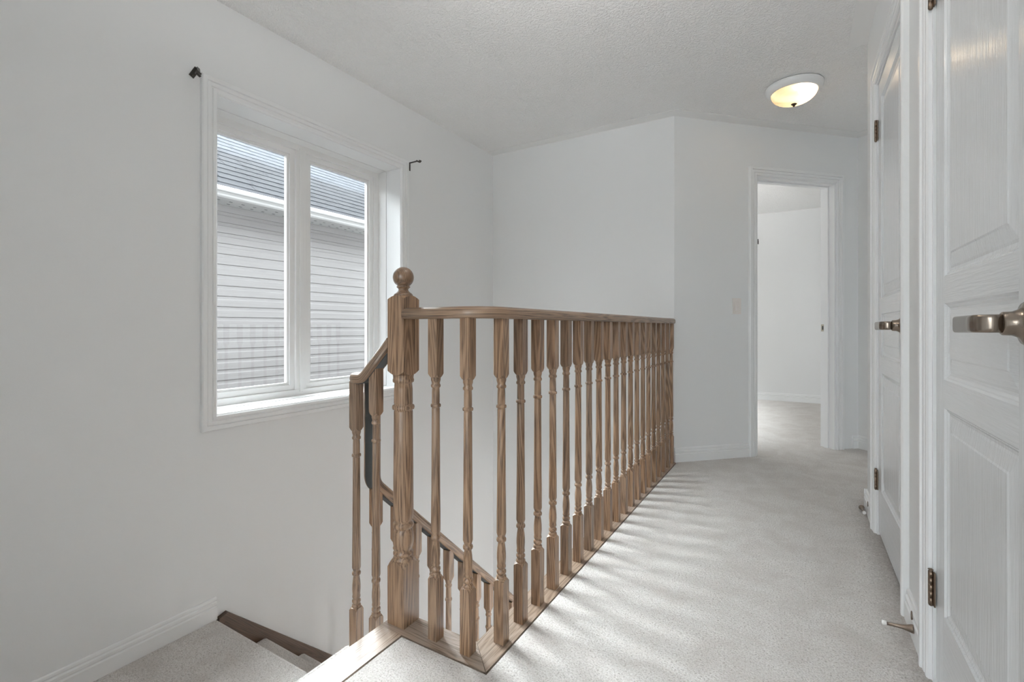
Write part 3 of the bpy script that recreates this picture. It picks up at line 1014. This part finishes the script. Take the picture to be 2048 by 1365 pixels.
# ------------------------------------------------------------ stairs
stairs = empty('staircase', (-1.8, 1.18, LZ))
tag(stairs, 'beige carpeted stairs with a landing, turning beside the window wall', 'stairs')
inv = Matrix.Translation(-Vector(stairs.location))
def sput(m, nm, mat, bevel=0.0, lab=None):
    o = m.build(nm, mat, None, bevel); o.parent = stairs; o.matrix_parent_inverse = inv
    if lab: tag(o, lab)
    return o
m = MB(); m.box(XL + 0.001, -1.395, YS + 0.001, 1.180, LZ - 0.20, LZ); sput(m, 'landing', M_carpet, 0.014)
m = MB(); m.box(-1.394, -1.126, YS + 0.001, 1.1795, T1Z - 0.35, T1Z); sput(m, 'step', M_carpet, 0.014)
for n in range(1, 11):
    m = MB()
    m.box(XL + 0.022, SX + 0.04, Y0 + RUN * (n - 1) - 0.02, Y0 + RUN * n + 0.012, LZ - RISE * n - RISE - 0.03, LZ - RISE * n)
    sput(m, 'step', M_carpet, 0.014)
# dark stained skirt board on the window wall
YQ = YB - 0.01
zt = lambda y: -0.366 - 0.936 * (y - 1.221)
poly = [(1.180, -0.372), (1.221, -0.360), (YQ, zt(YQ)), (YQ, zt(YQ) - 0.42), (1.221, zt(1.221) - 0.42), (1.180, -0.60)]
m = MB()
m.prism(poly, lambda a, c_, t: (t, a, c_), XL + 0.001, XL + 0.019, lambda a, c_, t: (t, c_ * .68 + a * .73, a * .73 - c_ * .68))
sk = sput(m, 'skirt_board', M_walnut, 0.002, 'dark stained skirt board')
m = MB()
poly = [(1.180, -0.372), (1.221, -0.360), (YQ, zt(YQ) + 0.006), (YQ, zt(YQ) - 0.026), (1.221, -0.392), (1.180, -0.404)]
m.prism(poly, lambda a, c_, t: (t, a, c_), XL + 0.001, XL + 0.026, lambda a, c_, t: (t, c_ * .68 + a * .73, a * .73 - c_ * .68))
sput(m, 'skirt_cap', M_walnut, 0.003, 'dark stained moulding along the skirt board')
m = MB()
poly = [(1.16, LZ - 0.05), (YQ, LZ - 0.05 - 0.943 * (YQ - 1.16)), (YQ, LZ - 0.45 - 0.943 * (YQ - 1.16)), (1.16, LZ - 0.45)]
m.prism(poly, lambda a, c_, t: (t, a, c_), SX + 0.041, SX + 0.065)
sput(m, 'stringer', M_trim, 0.002, 'white outer stringer')

# ------------------------------------------------------------ ceiling light and added fill lamps
def lamp(loc, label, power=0.7, tint=(1.0, 0.97, 0.94)):
    root = empty('ceiling_light', loc)
    tag(root, label, 'ceiling light')
    m = MB()
    m.lathe([(0.150, 0.0), (0.157, -0.003), (0.158, -0.008), (0.155, -0.020), (0.146, -0.032), (0.134, -0.040), (0.129, -0.0425), (0.126, -0.041), (0.125, -0.01), (0.10, -0.003)], seg=64, caps=False)
    m.build('rim', M_trim, root)
    m = MB()
    m.lathe([(0.145, -0.0005), (0.1535, -0.001), (0.1535, -0.0035), (0.145, -0.0035)], seg=48, caps=False)
    m.build('rim_gap_shade', M_groove, root)  # dark ring standing in for the shaded gap between rim and ceiling
    m = MB()
    prof = []
    for a in range(0, 91, 6):
        prof.append((0.124 * math.cos(R(a)) + 0.0005, -0.040 - 0.070 * math.sin(R(a))))
    # fluted bowl
    seg = 96
    rings_ = []
    for r, z in prof:
        rings_.append([m.v(((r + 0.0012 * math.sin(k * math.pi) * 0 + (0.0011 if k % 2 else -0.0011) * (r / 0.124)) * math.cos(2 * math.pi * k / seg),
                            (r + (0.0011 if k % 2 else -0.0011) * (r / 0.124)) * math.sin(2 * math.pi * k / seg), z)) for k in range(seg)])
    for a, c_ in zip(rings_, rings_[1:]):
        for k in range(seg):
            m.f([a[k], a[(k + 1) % seg], c_[(k + 1) % seg], c_[k]], 0, True)
    tag(m.build('glass_shade', M_shade, root), 'frosted amber glass bowl')
    m = MB()
    m.lathe([(0.016, -0.108), (0.0165, -0.112), (0.012, -0.116), (0.006, -0.120), (0.0065, -0.124), (0.002, -0.128)], seg=20)
    tag(m.build('finial', M_finial, root), 'dark bronze finial')
    m = MB()
    m.lathe([(0.001, -0.033 - 0.028)] + [(0.026 * math.sin(R(a)), -0.033 - 0.028 * math.cos(R(a))) for a in range(15, 180, 15)] + [(0.001, -0.005)], cx=0.050, cy=0.012, seg=20)
    m.build('bulb', make_bulb(power, tint), root)
    m = MB()
    m.lathe([(0.001, -0.004), (0.124, -0.004)], seg=48, caps=False)
    m.build('pan', M_trim, root)
    return root
lamp((-0.025, 3.43, CEIL - 0.002), 'white rimmed flush ceiling light with amber glass bowl near the bedroom doorway', 0.04, (1.0, 0.86, 0.66))
def fill_lamp(loc, label, power, drop=0.40, tint=(1.0, 0.97, 0.94), opaque=False):
    """unseen fill lamp, a hanging bowl open at the top, so most of its light washes the ceiling"""
    root = empty('fill_pendant', loc)
    tag(root, label, 'pendant light')
    m = MB()
    m.lathe([(0.055, 0.0), (0.055, -0.012), (0.030, -0.028), (0.006, -0.032)], seg=32, caps=False)
    m.build('canopy', M_trim, root)
    m = MB()
    m.lathe([(0.005, -0.03), (0.005, -drop - 0.09)], seg=12)
    m.build('stem', M_trim, root)
    m = MB()
    zr_ = -drop + (0.085 if opaque else 0.012)
    m.lathe([(0.160 * math.cos(R(a)) + 0.0005, zr_ - 0.095 * math.sin(R(a))) for a in range(0, 91, 6)], seg=64, caps=False)
    m.build('bowl', M_trim if opaque else M_shade, root)
    m = MB()
    m.lathe([(0.014, zr_ - 0.092), (0.015, zr_ - 0.100), (0.004, zr_ - 0.112)], seg=20)
    m.build('finial', M_finial, root)
    m = MB()
    m.lathe([(0.001, -drop - 0.030)] + [(0.030 * math.sin(R(a)), -drop - 0.030 * math.cos(R(a))) for a in range(15, 180, 15)] + [(0.001, -drop + 0.030)], cx=0.045, seg=20)
    m.build('bulb', make_bulb(power, tint), root)
fill_lamp((-0.42, -1.25, CEIL), 'added unseen fill light, a white bowl hung in the hallway behind the viewer', 0.06)  # added lamp, fills the hallway from behind
fill_lamp((-0.62, 1.20, CEIL), 'stair head light just above the view, given an open bowl to wash the ceiling', 0.36)  # lamp out of view; its hanging open bowl is invented to lift the ceiling
fill_lamp((-1.40, 5.40, CEIL), 'added fill light, a white bowl in the bedroom, out of sight behind the slanted wall', 0.85)  # added lamp, brightens the bedroom wall
fill_lamp((0.70, 2.0, -0.302), 'added unseen fill light, a white bowl on the storey below', 3.2, 0.5, opaque=True)  # added uplight, brightens the lower stairwell

# ------------------------------------------------------------ light switch
uS = u45(1473)
sw = empty('light_switch', fr45(uS, 1.104, 0))
tag(sw, 'white rocker light switch on the slanted wall left of the bedroom doorway', 'light switch')
inv = Matrix.Translation(-Vector(sw.location))
m = MB()
m.prism([(uS - .035, 1.046), (uS + .035, 1.046), (uS + .035, 1.162), (uS - .035, 1.162)], fr45, -0.001, 0.006)
o = m.build('cover_plate', M_plastic, None, 0.003); o.parent = sw; o.matrix_parent_inverse = inv
m = MB()
pr = [(1.072, 0.004), (1.072, 0.0165), (1.104, 0.0105), (1.136, 0.0070), (1.136, 0.004)]
m.prism(pr, lambda a, c_, t: fr45(t, a, c_), uS - .0165, uS + .0165)
o = m.build('rocker', M_plastic, None, 0.001); o.parent = sw; o.matrix_parent_inverse = inv
for zz in (1.055, 1.153):
    m = MB()
    m.lathe([(0.003, 0.0055), (0.003, 0.0068)], seg=12, fn=lambda a, c_, h: fr45(uS + a, zz + c_, h))
    o = m.build('screw', M_trim); o.parent = sw; o.matrix_parent_inverse = inv

# ------------------------------------------------------------ curtain rod brackets
def bracket(loc, tilt, label, arm=0.075, droop=0.0):
    root = empty('curtain_rod_bracket', loc)
    tag(root, label, 'curtain bracket')
    q = Matrix.Rotation(tilt, 3, 'X')
    T = lambda a, c_, h: tuple(q @ Vector((h, a, c_)))
    m = MB()
    m.prism([(-0.011, -0.052), (0.011, -0.052), (0.011, 0.0), (-0.011, 0.0)], T, 0.0, 0.003)
    m.build('plate', M_iron, root, 0.001)
    for zz in (-0.044, -0.010):
        m = MB()
        m.lathe([(0.0035, 0.003), (0.0030, 0.0045)], seg=10, fn=lambda a, c_, h: T(a, zz + c_, h))
        m.build('screw', M_pewter, root)
    m = MB()
    prof = [(-0.006, -0.002), (0.006, -0.002), (0.006, 0.002), (-0.006, 0.002)]
    d = Matrix.Rotation(droop, 3, 'Y')
    bend = Vector((0.012, 0, -0.001))
    A_ = lambda v: q @ (bend + d @ Vector(v)) if droop else q @ (bend + Vector(v))
    m.sweep([q @ Vector((0.0, 0, -0.002)), A_((0, 0, 0)), A_((arm * .5, 0, 0.0)), A_((arm - 0.014, 0, 0.001))], q @ Vector((0, 0, 1)), prof, smooth=False)
    pts = [A_((arm - 0.012 + 0.014 - 0.014 * math.cos(R(a)), 0, 0.005 - 0.014 * math.sin(R(a)))) for a in range(0, 176, 15)]
    m.sweep(pts, q @ Vector((-1, 0, 0)), [(-0.010, -0.0018), (0.010, -0.0018), (0.010, 0.0018), (-0.010, 0.0018)], smooth=False)
    m.build('cup_arm', M_iron, root)
    return root
bracket((XL + 0.001, 1.098, 2.090), R(-28), 'tilted dark curtain rod bracket at the upper left corner of the window casing', 0.088, R(44))
bracket((XL + 0.001, 2.436, 2.068), R(0), 'dark curtain rod bracket on the wall right of the window casing')
root = empty('curtain_rod_bracket', (-0.462, YF - 0.001, 2.09))
tag(root, 'tiny dark curtain rod bracket on the bedroom wall, seen through the doorway', 'curtain bracket')
m = MB()
m.box(-0.010, 0.010, -0.003, 0.0, -0.045, 0.0)
m.box(-0.006, 0.006, -0.06, -0.003, -0.006, -0.002)
m.box(-0.012, 0.012, -0.066, -0.06, -0.010, 0.012)
m.build('cup_arm', M_iron, root, 0.001)

# ------------------------------------------------------------ door stops
def doorstop(base, tip, label):
    base, tip = Vector(base), Vector(tip)
    root = empty('door_stop', base)
    tag(root, label, 'door stop')
    ax = (tip - base).normalized()
    L = (tip - base).length
    s1 = ax.cross(Vector((0, 0, 1))).normalized(); s2 = s1.cross(ax)
    T = lambda x, y, h: tuple(ax * h + s1 * x + s2 * y)
    m = MB()
    m.lathe([(0.0125, 0.0), (0.0128, 0.004), (0.0115, 0.008), (0.0085, L * .22), (0.0062, L * .38), (0.0052, L * .55), (0.0048, L * .86)], seg=20, fn=T)
    m.build('stem', M_spring, root)
    m = MB()
    m.lathe([(0.0062, L * .84), (0.0078, L * .85), (0.0080, L * .97), (0.0060, L)], seg=16, fn=T)
    tag(m.build('rubber_tip', M_tip, root), 'pale rubber tip')
doorstop((0.2965, 1.853, 0.043), (0.221, 1.861, 0.036), 'bronze door stop with pale tip sticking out between the two right-hand doors')
doorstop((0.280, 3.07, 0.0135), (0.284, 2.985, 0.012), 'bronze door stop lying by the baseboard past the far panelled door')
def hook(loc, label):
    root = empty('ring_plate', loc)
    m = MB()
    m.tube([Vector((-0.003, 0.0045 * math.cos(R(a)), 0.012 * math.sin(R(a)))) for a in range(0, 361, 20)], 0.0018, 8)
    m.lathe([(0.003, 0), (0.0025, 0.004)], seg=10, fn=lambda x, y, h: (-h, x, y - 0.010))
    m.build('ring', M_pewter, root)
    tag(root, label, 'ring')
hook((0.2990, 1.883, 0.069), 'small metal ring on the baseboard above the near door stop')
hook((0.2990, 2.965, 0.066), 'small metal ring on the baseboard past the far panelled door')

# ------------------------------------------------------------ house next door
NXW = -4.76
house = empty('neighbouring_house', (NXW, 2.0, -3.2))
tag(house, 'neighbouring house with grey lap siding and dark shingle roof outside the window', 'house')
inv = Matrix.Translation(-Vector(house.location))
def hput(m, nm, mat, bevel=0.0, lab=None):
    o = m.build(nm, mat, None, bevel); o.parent = house; o.matrix_parent_inverse = inv
    if lab: tag(o, lab)
    return o
m = MB()
LAP = 0.1016
prof = [(NXW - 0.2, 2.16)]
z = 0.947 + LAP * 12
pts = []
k = 0
while z > -3.2:
    # butt edge, flat face, dutch-lap slope
    pts += [(NXW + 0.0015, z - 0.030), (NXW + 0.0075, z - 0.040), (NXW + 0.0085, z - LAP + 0.003), (NXW + 0.0075, z - LAP + 0.0005), (NXW - 0.006, z - LAP + 0.0004), (NXW - 0.006, z - LAP - 0.0022), (NXW, z - LAP - 0.0022)]
    z -= LAP
poly = [(NXW - 0.2, pts[0][1])] + pts + [(NXW - 0.2, pts[-1][1])]
yA, yB_ = -11.0, 9.0
Va = [m.v((x, yA, zz)) for x, zz in poly]
Vb = [m.v((x, yB_, zz)) for x, zz in poly]
for i in range(len(poly) - 1):
    m.f([Va[i], Va[i + 1], Vb[i + 1], Vb[i]])
hput(m, 'siding', M_siding)
# soffit with vent holes, fascia and gutter
ZS = 2.130
m = MB()
m.box(NXW - 0.2, -4.43, yA, yB_, ZS, ZS + 0.012)
y = 0.2
while y < 4.2:
    m.box(-4.60, -4.585, y, y + 0.028, ZS - 0.0015, ZS + 0.002, 1)
    m.box(-4.70, -4.685, y + 0.03, y + 0.058, ZS - 0.0015, ZS + 0.002, 1)
    y += 0.115
hput(m, 'soffit', [M_gutter, M_groove])
m = MB()
gp = [(-4.43, 2.195), (-4.43, 2.100), (-4.365, 2.100), (-4.352, 2.112), (-4.350, 2.128), (-4.338, 2.142), (-4.322, 2.150), (-4.318, 2.160), (-4.318, 2.186), (-4.326, 2.190), (-4.326, 2.180), (-4.335, 2.178), (-4.42, 2.178)]
m.prism(gp, lambda a, c_, t: (a, t, c_), yA, yB_)
hput(m, 'gutter', M_gutter)
m = MB()
PITCH = R(34.5)
cs, sn = math.cos(PITCH), math.sin(PITCH)
RL = 2.06
EXPO, TABW = 0.143, 0.32
s_ = 0.0
cidx = 0
while s_ < RL:
    off = (cidx * 0.37 % 1.0) * TABW
    y = -3.0 - off
    tidx = 0
    while y < 8.5:
        wv = TABW * random.uniform(0.7, 1.25)
        y1 = y + wv - 0.007
        lift0 = 0.0055 + random.uniform(0, 0.002)
        def P(s, yy, l): return (-4.40 - s * cs - l * sn * 0.0, yy, 2.192 + s * sn + l)
        g = lambda s: (cidx * 1.0, tidx * 1.0, s)
        q = [(s_, y, lift0), (s_, y1, lift0), (s_ + EXPO + .02, y1, 0.001), (s_ + EXPO + .02, y, 0.001)]
        V = [m.v(P(*a), g(a[0])) for a in q]
        m.f(V)
        W = [m.v(P(s_, yy, l), g(s_)) for yy, l in ((y, -0.004), (y1, -0.004), (y1, lift0), (y, lift0))]
        m.f(W)
        y += wv
        tidx += 1
    s_ += EXPO
    cidx += 1
hput(m, 'shingles', M_shingle)
m = MB()
m.prism([(-4.40, 2.186), (-4.40 - RL * cs, 2.186 + RL * sn), (-4.40 - 2 * RL * cs, 2.186), (-4.40 - 2 * RL * cs, 2.15), (-4.40, 2.15)], lambda a, c_, t: (a, t, c_), yA, yB_)
hput(m, 'roof_deck', M_groove, lab='dark roof deck under the shingles')
b = MB()
b.box(X0, X0 + 0.25, -11.0, YS - 0.121, -3.2, CEIL)  # run on out of view to keep sky light off the siding
b.box(X0, X0 + 0.16, YF + 0.2, 9.0, -3.2, CEIL)
b.box(X0, -2.521, YB + 0.121, BW[0], -3.2, CEIL)
b.box(X0, -2.521, BW[1], YF + 0.2, -3.2, CEIL)
b.box(X0, -2.521, BW[0], BW[1], -3.2, BW[2])
b.box(X0, -2.521, BW[0], BW[1], BW[3], CEIL)
b.box(X0 - 0.40, X0 + 0.02, -11.0, 9.0, 2.50, 2.62)  # unseen eave added to cut the sky light on the siding
xb = X0 - 0.02
b.box(xb, X0 - 0.0005, YS - 0.12, WY0, -3.2, 2.5)
b.box(xb, X0 - 0.0005, WY1, YB + 0.12, -3.2, 2.5)
b.box(xb, X0 - 0.0005, WY0, WY1, -3.2, WZ0)
b.box(xb, X0 - 0.0005, WY0, WY1, WZ1, 2.5)
structure(b.build('wall_exterior', M_brick), 'outer face of this house along the side yard, lengthened and eaved to block sky light', 'wall')
b = MB()
b.box(-3.2, 4.0, -9.5, -2.83, -0.55, -0.30)  # added out of view to bounce sky light up to the hall ceiling
structure(b.build('bounce_roof', M_bounce_snow), 'added unseen low snowy roof bouncing daylight into the hallway end window', 'roof')
b = MB()
b.box(-3.2, 4.0, -6.5, -0.02, -3.2, -3.0)
b.box(-12, 9, -14, 18, -3.4, -3.2)
structure(b.build('ground', M_ground), 'pale winter ground between the two houses', 'ground')
